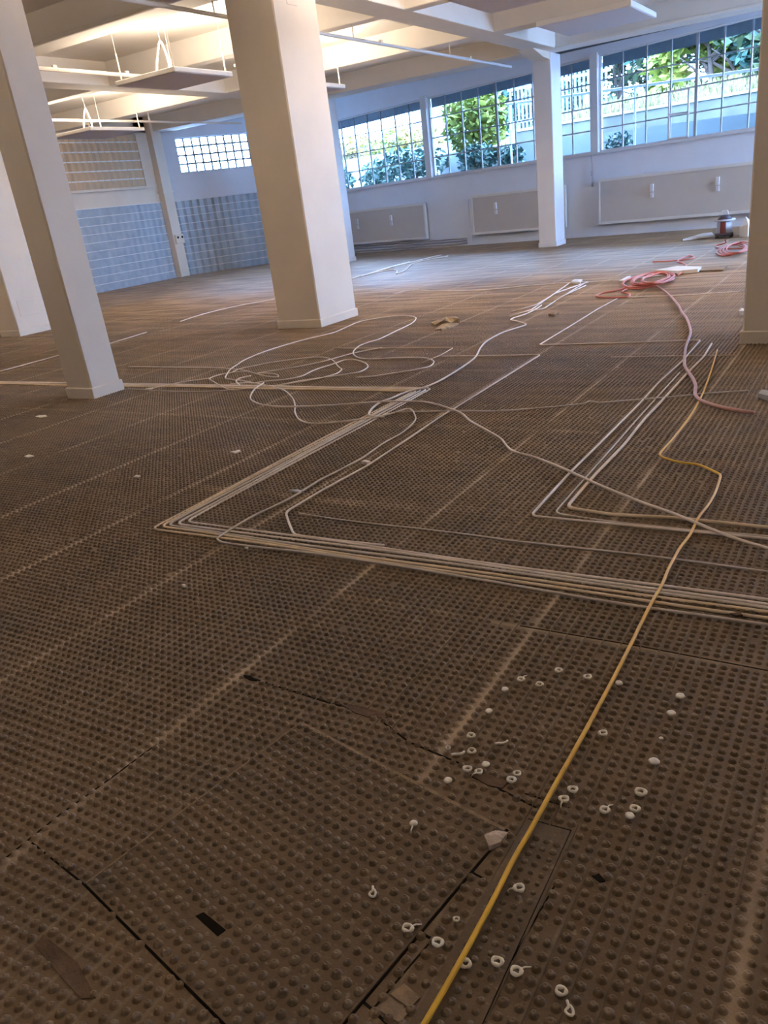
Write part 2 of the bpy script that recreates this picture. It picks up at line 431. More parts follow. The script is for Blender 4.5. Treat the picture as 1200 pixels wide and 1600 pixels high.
b_ = MB(); wquad(b_, X0, X1, ZSILL(X0)-.035, ZSILL(X0)+.0, ZSILL(X1)-.035, ZSILL(X1)+.0, -.06, .1)
struct(b_.build('trim_%d' % (n_+1), FRAMEW)); n_ += 1
b_ = MB(); wquad(b_, X0, X1, 0, .07, 0, .07, -.015, 0); struct(b_.build('baseboard_back', WALLP))
units = [(-13.30, -9.79, 8), (-9.63, -5.53, 9), (-5.37, .9, 13)]
for wi, (a, c, nv) in enumerate(units, 2):
    root = empty('window_%d' % wi, wl((a+c)/2, 0, ZSILL(a))); root['kind'] = 'structure'
    fr_ = MB()
    h0a, h0b, h1a, h1b = ZSILL(a), ZSILL(c), ZHEAD(a), ZHEAD(c)
    wquad(fr_, a, c, h0a, h0a+.035, h0b, h0b+.035, .05, .12); wquad(fr_, a, c, h1a-.03, h1a, h1b-.03, h1b, .05, .12)
    wquad(fr_, a, a+.035, h0a, h1a, h0a, h1a, .05, .12); wquad(fr_, c-.035, c, h0b, h1b, h0b, h1b, .05, .12)
    fr_.build('window_frame', FRAMEW, root)
    mu = MB()
    for i in range(1, nv):
        x = a+(c-a)*i/nv; w = .012
        if (wi == 3 and i == 4) or (wi == 4 and i in (4, 8)): w = .026
        wquad(mu, x-w, x+w, ZSILL(x), ZHEAD(x), ZSILL(x), ZHEAD(x), .06, .10)
    for j in range(1, 4):
        za, zc = h0a+(h1a-h0a)*j*.248, h0b+(h1b-h0b)*j*.243
        wquad(mu, a, c, za-.011, za+.011, zc-.011, zc+.011, .062, .098)
    mu.build('muntin', MUNT, root)
    g_ = MB(); g_.add([wl(a, .08, h0a), wl(c, .08, h0b), wl(c, .08, h1b), wl(a, .08, h1a)], [(0, 1, 2, 3)])
    if 'GL' not in globals():
        GL = bpy.data.materials.new('window_glass'); GL.use_nodes = True; q = GL.node_tree; q.nodes.clear()
        o_ = q.nodes.new('ShaderNodeOutputMaterial'); t_ = q.nodes.new('ShaderNodeBsdfTransparent'); t_.inputs[0].default_value = (.90, .96, 1, 1)
        gl = q.nodes.new('ShaderNodeBsdfGlossy'); gl.inputs['Roughness'].default_value = .02; f_ = q.nodes.new('ShaderNodeFresnel'); f_.inputs[0].default_value = 1.35
        mx = q.nodes.new('ShaderNodeMixShader'); q.links.new(f_.outputs[0], mx.inputs[0]); q.links.new(t_.outputs[0], mx.inputs[1]); q.links.new(gl.outputs[0], mx.inputs[2]); q.links.new(mx.outputs[0], o_.inputs[0])
    g_.build('pane', GL, root)
    bl = MB(); wquad(bl, a+.02, c-.02, h1a-.21, h1a+.0, h1b-.19, h1b+.0, .16, .175); bl.build('blind', BLIND, root)
    if wi < 4:
        p = units[wi-1]; n_ += 1; q_ = MB(); wquad(q_, c, p[0], ZSILL(c), ZHEAD(c)+.05, ZSILL(c), ZHEAD(c)+.05, -.05, .15); struct(q_.build('trim_%d' % n_, FRAMEW))
# opened casement frame in the right window
cf = MB(); a, c, z0, z1 = -3.95, -3.55, ZSILL(-3.7)+.03, 2.52
for q in [(a, a+.03, z0, z1), (c-.03, c, z0, z1)]: wquad(cf, q[0], q[1], q[2], q[3], q[2], q[3], .015, .05)
for z in (z0, z0+.42, z1-.03): wquad(cf, a, c, z, z+.03, z, z+.03, .015, .05)
cfo = cf.build('casement', FRAMEW, bpy.data.objects['window_4'])
# pull cord and catches on the mullion
pc = MB().tube([wl(-5.52, -.04, 1.62), wl(-5.52, -.04, 1.3), wl(-5.51, -.04, 1.05)], .006)
pc.box(-.012, .012, -.012, .012, -.05, .05, Matrix.Translation(wl(-5.52, -.04, 1.25))); pc.box(-.014, .014, -.014, .014, -.05, .03, Matrix.Translation(wl(-5.51, -.04, 1.04)))
tag(pc.build('pull_cord', TRIMM), 'grey pull cord hanging under the window mullion right of the slim column', 'cord')

# side walls
GLB = mat('glass_block', (.30, .38, .50), .28, .6, col2=(.40, .48, .58), vscale=5, bump=.2, bscale=14)
AMB = mat('amber_glass_block', (.62, .44, .26), .35, .5, col2=(.50, .39, .27), vscale=4, bump=.2, bscale=10)
MORT = mat('white_mortar', (.80, .82, .84), .6, .3)
def add_translucent(m, f, col):
    q = m.node_tree; b = q.nodes['Principled BSDF']; t_ = q.nodes.new('ShaderNodeBsdfTranslucent'); t_.inputs[0].default_value = (*col, 1)
    mx = q.nodes.new('ShaderNodeMixShader'); mx.inputs[0].default_value = f; o_ = [x for x in q.nodes if x.type == 'OUTPUT_MATERIAL'][0]
    q.links.new(b.outputs[0], mx.inputs[1]); q.links.new(t_.outputs[0], mx.inputs[2]); q.links.new(mx.outputs[0], o_.inputs[0])
add_translucent(BLIND, .55, (.24, .29, .33)); add_translucent(GLB, .12, (.4, .55, .7)); add_translucent(AMB, .10, (.8, .55, .25))
def block_panel(name, P0, P1, z0, z1, nrow, bw, m, depth=.05, barw=.006):
    root = empty(name, (*P0, z0)); root['kind'] = 'structure'
    d = Vector((P1[0]-P0[0], P1[1]-P0[1])); L_ = d.length; d.normalize(); nn = Vector((d.y, -d.x))  # nn points into the room
    nc = max(1, round(L_/bw)); bw = L_/nc; bh = (z1-z0)/nrow
    mb = MB()
    for i in range(nc):
        for j in range(nrow):
            s0, s1, a, c = i*bw, (i+1)*bw, z0+j*bh+.005, z0+(j+1)*bh-.005
            def pt(s_, z_, o): return (P0[0]+d.x*s_+nn.x*o, P0[1]+d.y*s_+nn.y*o, z_)
            K = []
            for zz in (a, c):
                for t, o in ((0, -.010), (.14, -.004), (.4, .022), (.8, .006), (1, -.010)): K.append(pt(s0+(s1-s0)*t, zz, o))
            mb.add(K, [(t, t+1, t+6, t+5) for t in range(4)])
    mb.build('glass_block_field', m, root)
    gr = MB()
    for j in range(nrow+1):
        z = z0+j*bh
        vs = [pt(0, z-barw, -.03), pt(L_, z-barw, -.03), pt(L_, z+barw, -.03), pt(0, z+barw, -.03), pt(0, z-barw, .018), pt(L_, z-barw, .018), pt(L_, z+barw, .018), pt(0, z+barw, .018)]
        gr.add(vs, [(0, 1, 2, 3), (4, 7, 6, 5), (0, 4, 5, 1), (3, 2, 6, 7), (0, 3, 7, 4), (1, 5, 6, 2)])
    for v in (z0, ):
        gr.add([pt(0, z0, -.014), pt(L_, z0, -.014), pt(L_, z1, -.014), pt(0, z1, -.014)], [(0, 1, 2, 3)])
    gr.build('mortar_line', MORT, root)
    return root
C1 = Vector((-15.8, 15.96)); DA = Vector((1.22, 1.95)).normalized(); C2 = C1+DA*3.95
block_panel('window_6', (-15.8, YB), (-15.8, 15.70), -.01, 1.80, 10, .19, GLB)
block_panel('window_7', tuple(C1-DA*.1), tuple(C2), -.01, 1.79, 10, .19, GLB)
block_panel('window_8', (-15.83, YB), (-15.83, 15.30), 2.17, 3.36, 6, .19, AMB, barw=.013)
wlft = MB(); wlft.box(-16.1, -15.8, YB, 15.98, 1.80, 2.17); wlft.box(-16.1, -15.8, 15.30, 15.98, 2.17, ZC); wlft.box(-16.1, -15.8, YB, 15.98, 3.36, ZC)
wlft.box(-15.8, -15.72, YB, 15.5, 2.14, 2.19); wlft.box(-15.8, -15.77, YB, 15.4, 3.33, 3.37)
struct(wlft.build('wall_left', PAINT))
# angled wall with the small high window
def apt(s_, z, o): return (C1.x+DA.x*s_+DA.y*o, C1.y+DA.y*s_-DA.x*o, z)
def aquad(mb, s0, s1, z0, z1, o0=-.25, o1=0):
    vs = [apt(s0, z0, o0), apt(s1, z0, o0), apt(s1, z1, o0), apt(s0, z1, o0), apt(s0, z0, o1), apt(s1, z0, o1), apt(s1, z1, o1), apt(s0, z1, o1)]
    mb.add(vs, [(0, 1, 2, 3), (4, 7, 6, 5), (0, 4, 5, 1), (3, 2, 6, 7), (0, 3, 7, 4), (1, 5, 6, 2)])
SW = (.45, 3.4, 2.42, 3.20)
aw = MB(); aquad(aw, 0, 3.95, 1.79, SW[2]); aquad(aw, 0, 3.95, SW[3], ZC); aquad(aw, 0, SW[0], SW[2], SW[3]); aquad(aw, SW[1], 3.95, SW[2], SW[3]); aquad(aw, 0, 3.95, 1.79, 2.02, 0, .03)
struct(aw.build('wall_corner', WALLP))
r9 = empty('window_1', apt(SW[0], SW[2], 0)); r9['kind'] = 'structure'
mu = MB(); nv = 14
for i in range(nv+1):
    s_ = SW[0]+(SW[1]-SW[0])*i/nv; aquad(mu, s_-.021, s_+.021, SW[2], SW[3], -.1, -.06)
for j in range(5):
    z = SW[2]+(SW[3]-SW[2])*j/4; aquad(mu, SW[0], SW[1], z-.020, z+.020, -.1, -.06)
mu.build('muntin', MUNT, r9)
g_ = MB(); g_.add([apt(SW[0], SW[2], -.08), apt(SW[1], SW[2], -.08), apt(SW[1], SW[3], -.08), apt(SW[0], SW[3], -.08)], [(0, 1, 2, 3)]); g_.build('pane', GL, r9)
# corner pilaster with a box on it
n_ += 1; struct(MB().box(-15.85, -15.62, 15.64, 15.96, 0, ZC, b=.01).build('trim_%d' % n_, PAINT))
n_ += 1; struct(MB().box(-15.80, -15.60, 15.60, 15.99, 2.0, 2.03).build('trim_%d' % n_, PAINT))
sb = empty('junction_box', (-15.55, 15.8, .8)); tag(sb, 'small white box with two dark holes on the pilaster between the glass block fields', 'junction box')
MB().box(-15.62, -15.55, 15.66, 15.95, .80, 1.02, b=.01).build('housing', PAINT, sb)
for y in (15.73, 15.88): MB().tube([(-15.552, y, .95), (-15.54, y, .95)], .028, 12).build('hole', DARK, sb)
# walls never seen straight on, closing the room
rw = MB(); rw.box(XR, XR+.3, YB, YT, 0, .9); rw.box(XR, XR+.3, YB, YT, 3.3, ZC)
rw.box(XR, XR+.3, YB, 12.4, .9, 3.3)
for y in (12.4, 16.9): rw.box(XR, XR+.3, y, y+.4, .9, 3.3)
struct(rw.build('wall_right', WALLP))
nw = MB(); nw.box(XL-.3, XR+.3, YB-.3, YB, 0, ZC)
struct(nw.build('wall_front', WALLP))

# ------------------------------------------------------------------ columns
def column(x0, x1, y0, y1, label, plinth=True, cover=None):
    PAINT = PAINT_DAYLIT if y0 > 12 else globals()['PAINT']  # far columns take the copy tinted for daylight
    root = empty('column', ((x0+x1)/2, (y0+y1)/2, 0)); tag(root, label, 'column', 'concrete columns'); root['kind'] = 'structure'
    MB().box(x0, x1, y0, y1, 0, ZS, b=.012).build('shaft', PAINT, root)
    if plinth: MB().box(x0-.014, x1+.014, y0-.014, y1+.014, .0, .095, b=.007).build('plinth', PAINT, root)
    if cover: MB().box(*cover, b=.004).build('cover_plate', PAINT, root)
    return root
column(-6.04, -5.44, 7.43, 8.19, 'thick white column standing in the middle of the hall', cover=(-5.44, -5.434, 7.66, 7.84, 3.13, 3.25))
column(-5.88, -5.57, 4.29, 4.60, 'slim white column nearest on the left')
column(-11.35, -10.91, 7.43, 8.06, 'thick white column cut by the left edge of the picture', cover=(-10.91, -10.904, 7.53, 7.86, .27, .50))
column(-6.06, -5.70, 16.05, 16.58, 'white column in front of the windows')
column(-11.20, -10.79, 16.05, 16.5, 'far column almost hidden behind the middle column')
column(-.83, -.20, 6.20, 6.85, 'dark brown shaded column at the right edge', plinth=True)
# haunch at the head of the far column
hm = MB(); hm.add([(-6.0, 15.2, ZS), (-5.72, 15.2, ZS), (-6.0, 16.1, ZS), (-5.72, 16.1, ZS), (-6.0, 15.72, ZS-.10), (-5.72, 15.72, ZS-.10), (-6.0, 16.1, ZS-.12), (-5.72, 16.1, ZS-.12)],
 [(0, 1, 3, 2), (0, 4, 5, 1), (4, 6, 7, 5), (2, 3, 7, 6), (0, 2, 6, 4), (1, 5, 7, 3)])
n_ += 1; struct(hm.build('trim_%d' % n_, PAINT))

# ------------------------------------------------------------------ radiators
def radiator(a, c, z0, z1, label, clips):
    root = empty('radiator', wl((a+c)/2, -.1, z0)); tag(root, label, 'radiator', 'panel radiators under the windows')
    m1 = MB(); wquad(m1, a+.03, c-.03, z0+.05, z1-.05, z0+.05, z1-.05, -.115, -.05); m1.build('front_panel', RADM, root)
    m2 = MB(); wquad(m2, a, c, z0, z0+.05, z0, z0+.05, -.13, -.04); wquad(m2, a, c, z1-.055, z1, z1-.055, z1, -.13, -.04)
    wquad(m2, a, a+.035, z0, z1, z0, z1, -.128, -.04); wquad(m2, c-.035, c, z0, z1, z0, z1, -.128, -.04); m2.build('frame', RADF, root)
    for x in clips:
        m3 = MB(); wquad(m3, x-.03, x+.03, z1-.34, z1-.20, z1-.34, z1-.20, -.16, -.115); wquad(m3, x-.025, x+.03, z1-.45, z1-.36, z1-.45, z1-.36, -.15, -.115); m3.build('bracket', FRAMEW, root)
    for x in (a+.25, c-.25):
        m4 = MB(); wquad(m4, x-.02, x+.02, z0+.1, z1-.1, z0+.1, z1-.1, -.05, .01); m4.build('wall_mount', RADF, root)
    return root
radiator(-12.95, -9.88, .225, 1.06, 'long grey radiator in the corner under the leftmost window', [-12.1, -10.95])
r2 = radiator(-8.51, -6.1, .23, 1.09, 'grey radiator partly hidden by the column in front of the windows', [-7.85])
MB().tube([wl(-8.62, -.08, .02), wl(-8.62, -.08, 1.02), wl(-8.52, -.08, 1.04)], .014).build('feed_pipe', RADF, r2)
radiator(-5.33, -1.9, .235, 1.12, 'longest grey radiator right of the window column', [-4.18, -2.9])
for i, (z, r) in enumerate([(.06, .022), (.12, .02), (.175, .02)]):
    a = MB().tube([wl(-13.4, -.05, z), wl(-9.9, -.05, z), wl(-8.75, -.05, z)], r)
    tag(a.build('wall_pipe', TRIMM), ['lowest grey pipe along the foot of the window wall', 'middle grey pipe along the foot of the window wall', 'upper grey pipe under the leftmost radiator'][i], 'pipe', 'pipes along the window wall')
dc = MB().tube([wl(-6.4, -.3, 3.52), wl(-2.0, -.3, 3.50), wl(2.0, -.3, 3.48)], .022)
tag(dc.build('dark_pipe', mat('dark_pipe_paint', (.10, .11, .13), .5)), 'thin dark pipe running above the right window', 'pipe')

# ------------------------------------------------------------------ ceiling conduits
def conduit(x, y0, y1, z, r, label, clips=()):
    root = empty('conduit', (x, y0, z)); tag(root, label, 'conduit', 'white conduits under the ceiling')
    MB().tube([(x, y0, z), (x, (y0+y1)/2, z), (x, y1, z)], r).build('pipe', FRAMEW if x > -7 else PAINT, root)
    for y in clips: MB().box(x-.02, x+.02, y-.03, y+.03, z, ZS+.2 if 0 else z+.05, b=.004).build('clamp', PAINT, root)
    MB()
    for y in (7.6, 10.3, 13.15):
        if y0 < y < y1: MB().tube([(x, y, z), (x, y, ZS+.01)], .008, 6).build('hanger', PAINT, root)
conduit(-6.33, 2.0, 15.68, 3.20, .022, 'white conduit under the ceiling running past the middle column to the windows', (11.0, 13.9))
conduit(-9.30, 3.0, 9.42, 3.20, .026, 'short thick white conduit left of the nearest hanging panel', (7.9, 9.1))
conduit(-13.10, 3.0, 16.0, 3.20, .020, 'long white conduit beyond the farther left hanging panel', ())
conduit(-8.05, 9.9, 10.9, 3.16, .02, 'white conduit stub behind the nearest hanging panel')

# ------------------------------------------------------------------ hanging lamp panels (uplights)
def lamp(cx, cy, sx, sy, z, label, loop=True, on=1.0, t=.055, hung=True):
    root = empty('hanging_light_panel', (cx, cy, z)); tag(root, label, 'ceiling light', 'hanging light panels')
    MB().box(cx-sx/2, cx+sx/2, cy-sy/2, cy+sy/2, z, z+t, b=.006).build('frame', LAMPM, root)
    MB().box(cx-sx/2+.02, cx+sx/2-.02, cy-sy/2+.02, cy+sy/2-.02, z-.004, z).build('underside', LAMPG, root)
    top = ZC
    for sxx in ((-1, 1) if hung else ()):
        for syy in (-1, 1):
            x, y = cx+sxx*(sx/2-.06), cy+syy*(sy/2-.06)
            MB().tube([(x, y, z+t), (x, y, z+.35)], .009, 6).build('suspension_rod', PAINT, root)
            MB().tube([(x, y, z+.35), (x, y, top)], .002, 5).build('wire', PAINT, root)
    if loop:
        p = [(cx-.16, cy-.15, z+t), (cx-.10, cy-.15, z+.22), (cx-.03, cy-.15, z+.36), (cx+.02, cy-.15, z+.42), (cx+.06, cy-.15, z+.34), (cx+.09, cy-.15, z+.2), (cx+.08, cy-.15, z+t)]
        MB().tube(smooth_path(p), .011, 6).build('cable_loop', FRAMEW, root)
        MB().tube([(cx+.02, cy-.15, z+.42), (cx+.0, cy-.15, top)], .004, 6).build('cable', FRAMEW, root)
    if on:
        l = bpy.data.lights.new('uplight', 'AREA'); l.shape = 'RECTANGLE'; l.size = sx*.85; l.size_y = sy*.85; l.energy = LAMP_W*on; l.color = (1, .82, .62)
        o = bpy.data.objects.new('uplight', l); COL.objects.link(o); o.location = (cx, cy, z+t+.012); o.rotation_euler = (math.pi, 0, 0)
        o.parent = root; o.matrix_parent_inverse = root.matrix_world.inverted()
lamp(-8.0, 8.62, 1.02, 1.05, 2.90, 'nearest hanging light panel in the bay left of the middle column', True, 1.0)
lamp(-12.65, 11.33, 1.12, 1.28, 2.90, 'hanging light panel before the wooden slats, farther left', True, 1.0)
lamp(-8.12, 11.45, 1.02, 1.05, 2.90, 'hanging light panel whose corner shows right of the middle column', True, .9)
lamp(-3.35, 8.58, 1.06, 1.05, 2.90, 'hanging light panel cut by the top edge, right of the middle column', False, 1.7)
lamp(-4.75, 5.30, 1.04, 1.04, 2.90, 'hanging light panel touching the top edge left of the middle column', False, .35)
lamp(-4.09, 13.6, 1.38, 1.45, 3.29, 'flat white board fixed close under the ceiling near the window column', False, 0, .07, False)
# unseen lamps added in similar rows to light the near hall and columns
for (x, y, e) in [(-2.3, 2.6, .30), (2.0, 8.6, 2.3), (-8.1, 2.9, .8), (-13.0, 6.0, 1.0), (1.8, 2.8, .35), (-3.3, -1.6, .42), (1.8, -1.8, .26), (-13.0, 1.5, .6)]:
    lamp(x, y, 1.04, 1.04, 2.90, 'unseen hanging light panel added to light the hall', False, e)

# ------------------------------------------------------------------ pipes, cable and hose on the floor
ZT = .015     # resting on the nubs
def pp(pts, z=ZT): return [at(x, y, z) for x, y in pts]
GP = 'heating pipes lying on the floor'
def pipe(pts, m, label, r=.0066, z=ZT, mode='s', name='heating_pipe', cat='pipe', group=GP, bumpz=0):
    P = pp(pts, z) if len(pts[0]) == 2 else [Vector(p) for p in pts]
    P = smooth_path(P, 7) if mode == 's' else fillet(P, .04)
    if bumpz: P = [p+Vector((0, 0, bumpz*max(0, math.sin(i*.21))**2)) for i, p in enumerate(P)]
    o = MB().tube(P, r*.84, 8).build(name, m, None, True); return tag(o, label, cat, group)
# the laid bundle, set between the nubs
bx = [-2.742, -2.715, -2.688, -2.661, -2.634]; by = [2.222, 2.249, 2.276, 2.303, 2.330]; fy = [4.70, 4.72, 4.745, 4.765, 4.785]
lab = ['outermost cream pipe of the laid bundle', 'second pipe from outside in the laid bundle', 'middle pipe of the laid bundle', 'fourth pipe from outside in the laid bundle', 'innermost pipe of the laid bundle']
for i in range(5):
    pts = []
    path = [(-9.5, fy[i]), (bx[i]+.0, fy[i]), (bx[i], by[i]), (1.6, by[i])]
    Pf = fillet([(x, y, .008) for x, y in path], .045)
    dense = []
    for a, c in zip(Pf, Pf[1:]):
        k = max(1, int((c-a).length/.25))
        for j in range(k): dense.append(a.lerp(c, j/k))
    dense.append(Pf[-1])
    P = [p+Vector((.004*math.sin(p.y*3.1+i*2), .006*math.sin(p.x*2.3+i*1.7), .002*math.sin(p.x*5+i))) for p in dense]
    tag(MB().tube(P, .0058, 8).build('heating_pipe', [PIPEC, PIPEC, PIPEG, PIPEW, PIPEW][i], None, True), lab[i]+' making the sharp left corner', 'pipe', 'pipes of the laid bundle')
pipe([(646, 643), (649, 656), (630, 675), (600, 692), (562, 718), (500, 750), (458, 776), (430, 790), (396, 806), (365, 824), (345, 837), (340, 842), (347, 847), (380, 852), (500, 866), (700, 897), (950, 940), (1150, 969), (1290, 990)], PIPEG, 'thin pipe with a round bend joining the bundle as its outermost run', .0058)
pipe([(412, 598), (400, 607), (393, 615), (392, 624), (409, 632), (450, 636), (505, 634), (562, 630), (611, 627), (660, 628), (694, 636), (720, 645), (735, 658), (760, 672), (783, 687), (800, 704), (837, 715), (887, 735), (950, 765), (1000, 784), (1054, 803), (1137, 837), (1200, 858), (1290, 893)], PIPEW, 'long white pipe sweeping from the tangle to the lower right edge', .0072, z=.022, bumpz=.004)
pipe([(360, 600), (387, 598), (416, 602), (442, 609), (457, 622), (461, 634), (461, 645), (471, 658), (495, 662), (540, 658), (570, 654), (592, 651), (615, 645), (637, 639), (646, 643)], PIPEW, 'white pipe dipping in a loop below the tangle', .0068)
pipe([(413, 602), (380, 595), (355, 592), (352, 590), (355, 584), (360, 577), (370, 570), (387, 560), (420, 547), (470, 532), (520, 520), (537, 513), (564, 502), (599, 496), (628, 493), (643, 494), (650, 497), (645, 504), (632, 511), (619, 517), (592, 530), (575, 535), (562, 540), (553, 548), (552, 553), (560, 559), (579, 561), (619, 559), (661, 559), (674, 562), (678, 566), (670, 573), (647, 578), (610, 584), (582, 588), (555, 590)], PIPEW, 'white pipe in the widest loop near the thick middle column', .0068)
pipe([(423, 604), (445, 600), (470, 595), (512, 589), (546, 584), (562, 581), (572, 576), (575, 572), (570, 567), (562, 564), (550, 562), (537, 563), (520, 569), (500, 575), (487, 580), (470, 588), (445, 593), (413, 596), (397, 599)], PIPEW, 'white pipe forming the small oval in the tangle', .0068)
pipe([(362, 582), (373, 577), (395, 572), (420, 567), (462, 561), (495, 558), (510, 559), (518, 562), (523, 566), (527, 571), (531, 575), (534, 577), (527, 583), (518, 586), (500, 591), (460, 598), (420, 604)], PIPEW, 'white pipe with a pinched bend in the middle of the tangle', .0064)
pipe([(597, 543), (575, 547), (551, 552), (525, 559), (500, 566), (453, 575), (403, 583), (415, 583), (428, 584), (435, 587), (433, 589), (413, 587), (378, 578), (348, 575), (320, 574), (200, 573)], PIPEW, 'straight pipe crossing the upper side of the tangle', .0058)
pipe([(387, 580), (363, 582), (345, 585), (328, 591), (335, 597), (345, 603), (362, 609), (387, 607), (403, 607)], PIPEW, 'pipe bending round the left end of the tangle', .0062)
pipe([(200, 607), (260, 611), (310, 612), (350, 610), (365, 608)], PIPEG, 'thin pipe trailing left under the tangle', .005)
pipe([(328, 591), (290, 596), (250, 604), (235, 608)], PIPEW, 'short pipe end leading left from the tangle', .0055)
pipe([(392, 587), (375, 591), (369, 595), (371, 599), (372, 603), (350, 604)], PIPEW, 'short kinked pipe inside the left of the tangle', .0075)
pipe([(600, 652), (580, 650), (576, 647), (584, 636), (596, 628), (610, 623), (637, 612), (661, 606), (683, 597), (711, 581), (725, 572), (742, 559), (752, 542), (762, 532), (787, 519), (812, 511), (822, 507), (808, 502), (798, 499), (820, 491), (837, 483), (846, 477)], PIPEW, 'white pipe snaking from the bundle head towards the windows', .0085)
pipe([(580, 655), (620, 644), (660, 643), (711, 642), (775, 642), (837, 638), (910, 631), (922, 627), (937, 629), (1000, 624), (1062, 619), (1100, 615), (1170, 610)], PIPEG, 'thin grey pipe running level across the middle of the floor', .0055)
pipe([(520, 544), (600, 544), (660, 543), (709, 543), (690, 554), (659, 567)], PIPEC, 'thin pipe with one hooked corner behind the tangle', .005, mode='f')
pipe([(690, 557), (760, 556), (845, 554), (800, 582), (755, 610), (712, 637), (690, 650), (640, 684), (575, 727), (500, 768), (446, 800), (451, 816), (459, 836), (520, 844), (600, 852)], PIPEW, 'straight pipe ending in a short kink beside the bundle corner', .0066, mode='f', z=.012)
pipe([(467, 802), (510, 809), (571, 817), (654, 826), (737, 836), (800, 845), (1000, 867), (1200, 893), (1290, 905)], PIPEG, 'thin pipe running right between the bundle and the upper loops', .0048, z=.006)
pipe([(1164, 455), (1075, 461), (967, 465), (935, 482), (900, 504), (842, 539), (960, 536), (1095, 531), (1065, 565), (1030, 597), (1000, 630), (955, 675), (925, 705), (892, 737), (829, 806), (900, 813), (1075, 830), (1290, 850)], PIPEW, 'white pipe laid in the middle rectangular loop', .0066, mode='f', z=.012)
pipe([(1112, 537), (1100, 557), (1075, 582), (1040, 620), (1007, 655), (975, 695), (925, 747), (885, 793), (955, 804), (1054, 809), (1200, 824), (1290, 832)], PIPEC, 'cream pipe laid in the inner right loop', .0088, mode='f', z=.012)
pipe([(1062, 582), (1030, 617), (995, 656), (960, 696), (910, 752), (866, 802), (960, 816), (1075, 828), (1200, 838), (1290, 844)], PIPEG, 'thin pipe sunk beside the inner right loop', .005, mode='f', z=.006)
pipe([(955, 558), (1060, 556), (1150, 555)], PIPEC, 'dashed looking pipe piece in front of the shaded column', .005, z=.006)
pipe([(0, 580), (60, 564), (99, 553)], PIPEW, 'pipe piece left of the slim column', .007)
pipe([(163, 539), (200, 528), (229, 519)], PIPEW, 'pipe piece just right of the slim column', .007)
pipe([(282, 502), (320, 490), (370, 478), (425, 468), (429, 467)], PIPEW, 'pipe leading to the left foot of the middle column', .008)
pipe([(615, 459), (640, 454), (690, 455), (760, 453), (820, 447), (870, 443), (975, 437), (1075, 424)], PIPEW, 'far pipe crossing the floor behind the middle column', .009)
for i, q in enumerate([[(797, 494), (830, 484), (850, 470), (890, 442), (918, 440), (900, 450), (860, 475)], [(800, 487), (838, 476), (868, 458), (905, 445), (921, 440)], [(822, 487), (850, 482), (880, 462), (915, 446)]]):
    pipe(q, PIPEW, ['left run of the far flattened pipe loops', 'middle run of the far flattened pipe loops', 'right run of the far flattened pipe loops'][i], .008, mode='f')
for i, q in enumerate([[(545, 436), (575, 428), (620, 415), (690, 398)], [(560, 432), (610, 422), (622, 427), (650, 410), (700, 400)], [(570, 430), (600, 420), (640, 409)]]):
    pipe(q, PIPEW, ['front pipe of the far strands right of the middle column', 'wavy pipe of the far strands right of the middle column', 'short pipe of the far strands right of the middle column'][i], .011)
# yellow cable
YP = [(1121, 547), (1112, 577), (1097, 617), (1086, 638), (1075, 655), (1050, 687), (1033, 706), (1031, 711), (1037, 715), (1060, 722), (1090, 726), (1117, 737), (1125, 742), (1125, 748), (1117, 771), (1106, 790), (1092, 808), (1079, 834), (1075, 840), (1062, 857), (1054, 871), (1044, 890), (1035, 912), (1023, 933), (1006, 965), (990, 998), (957, 1063), (910, 1150), (867, 1227), (827, 1300), (800, 1347), (770, 1407), (720, 1500), (663, 1600), (610, 1690)]
yo = MB().tube(smooth_path([at(x, y, .016) for x, y in YP], 7), .0054, 10).build('yellow_cable', YEL, None, True)
tag(yo, 'yellow cable lying across the nubbed mats towards the bottom edge', 'cable')
# red hose
ho = empty('red_hose', at(1022, 444, 0)); tag(ho, 'faded red hose running from a coil past the shaded column', 'hose')
HP = [(1022, 444), (1036, 453), (1050, 465), (1060, 477), (1065, 487), (1072, 496), (1077, 508), (1079, 520), (1076, 530), (1072, 541), (1070, 555), (1070, 572), (1077, 583), (1083, 592), (1087, 603), (1086, 616), (1090, 622), (1097, 627), (1125, 636), (1150, 641), (1178, 645)]
MB().tube(smooth_path([at(x, y, .022) for x, y in HP], 6), .0105, 10).build('straight_run', PINK, ho, True)
cp = []
for k in range(7):
    for j in range(14):
        a = 2*math.pi*j/14+k*.13
        cx_, cy_ = 1018+k*2.2-6, 438-k*.6
        R1 = 40-k*3.1+4*math.sin(k*2.1); R2 = 11-k*.9+1.5*math.sin(a*2+k)
        cp.append(at(cx_+R1*math.cos(a), cy_-R2*math.sin(a)-R1*.14*math.cos(a), .02+.012*k))
MB().tube(smooth_path(cp, 3), .010, 8).build('coil', RED, ho, True)
LP = [(980, 452), (972, 456), (984, 460), (978, 464), (950, 465), (932, 463), (940, 458), (962, 454), (985, 447), (1010, 440)]
MB().tube(smooth_path([at(x, y, .02) for x, y in LP], 5), .010, 8).build('outer_loop', RED, ho, True)
LP = [(1020, 409), (1045, 408), (1075, 405), (1085, 402), (1075, 400), (1058, 409), (1066, 411), (1072, 415), (1068, 424), (1058, 430)]
tag(MB().tube(smooth_path([at(x, y, .02) for x, y in LP], 5), .010, 8).build('red_hose', RED, None, True), 'thin red hose end behind the big red coil', 'hose')
cp = []
for k in range(4):
    for j in range(12):
        a = 2*math.pi*j/12; cp.append(at(1140+k*5+20*math.cos(a), 391-k*1.5-8*math.sin(a)-3*math.cos(a), .02+.012*k))
cp = [at(1133, 375, .15), at(1133, 380, .05), at(1118, 384, .02), at(1130, 388, .02)]+cp
tag(MB().tube(smooth_path(cp, 3), .011, 8).build('red_hose', RED, None, True), 'red hose tangle between the machine and the shaded column', 'hose')

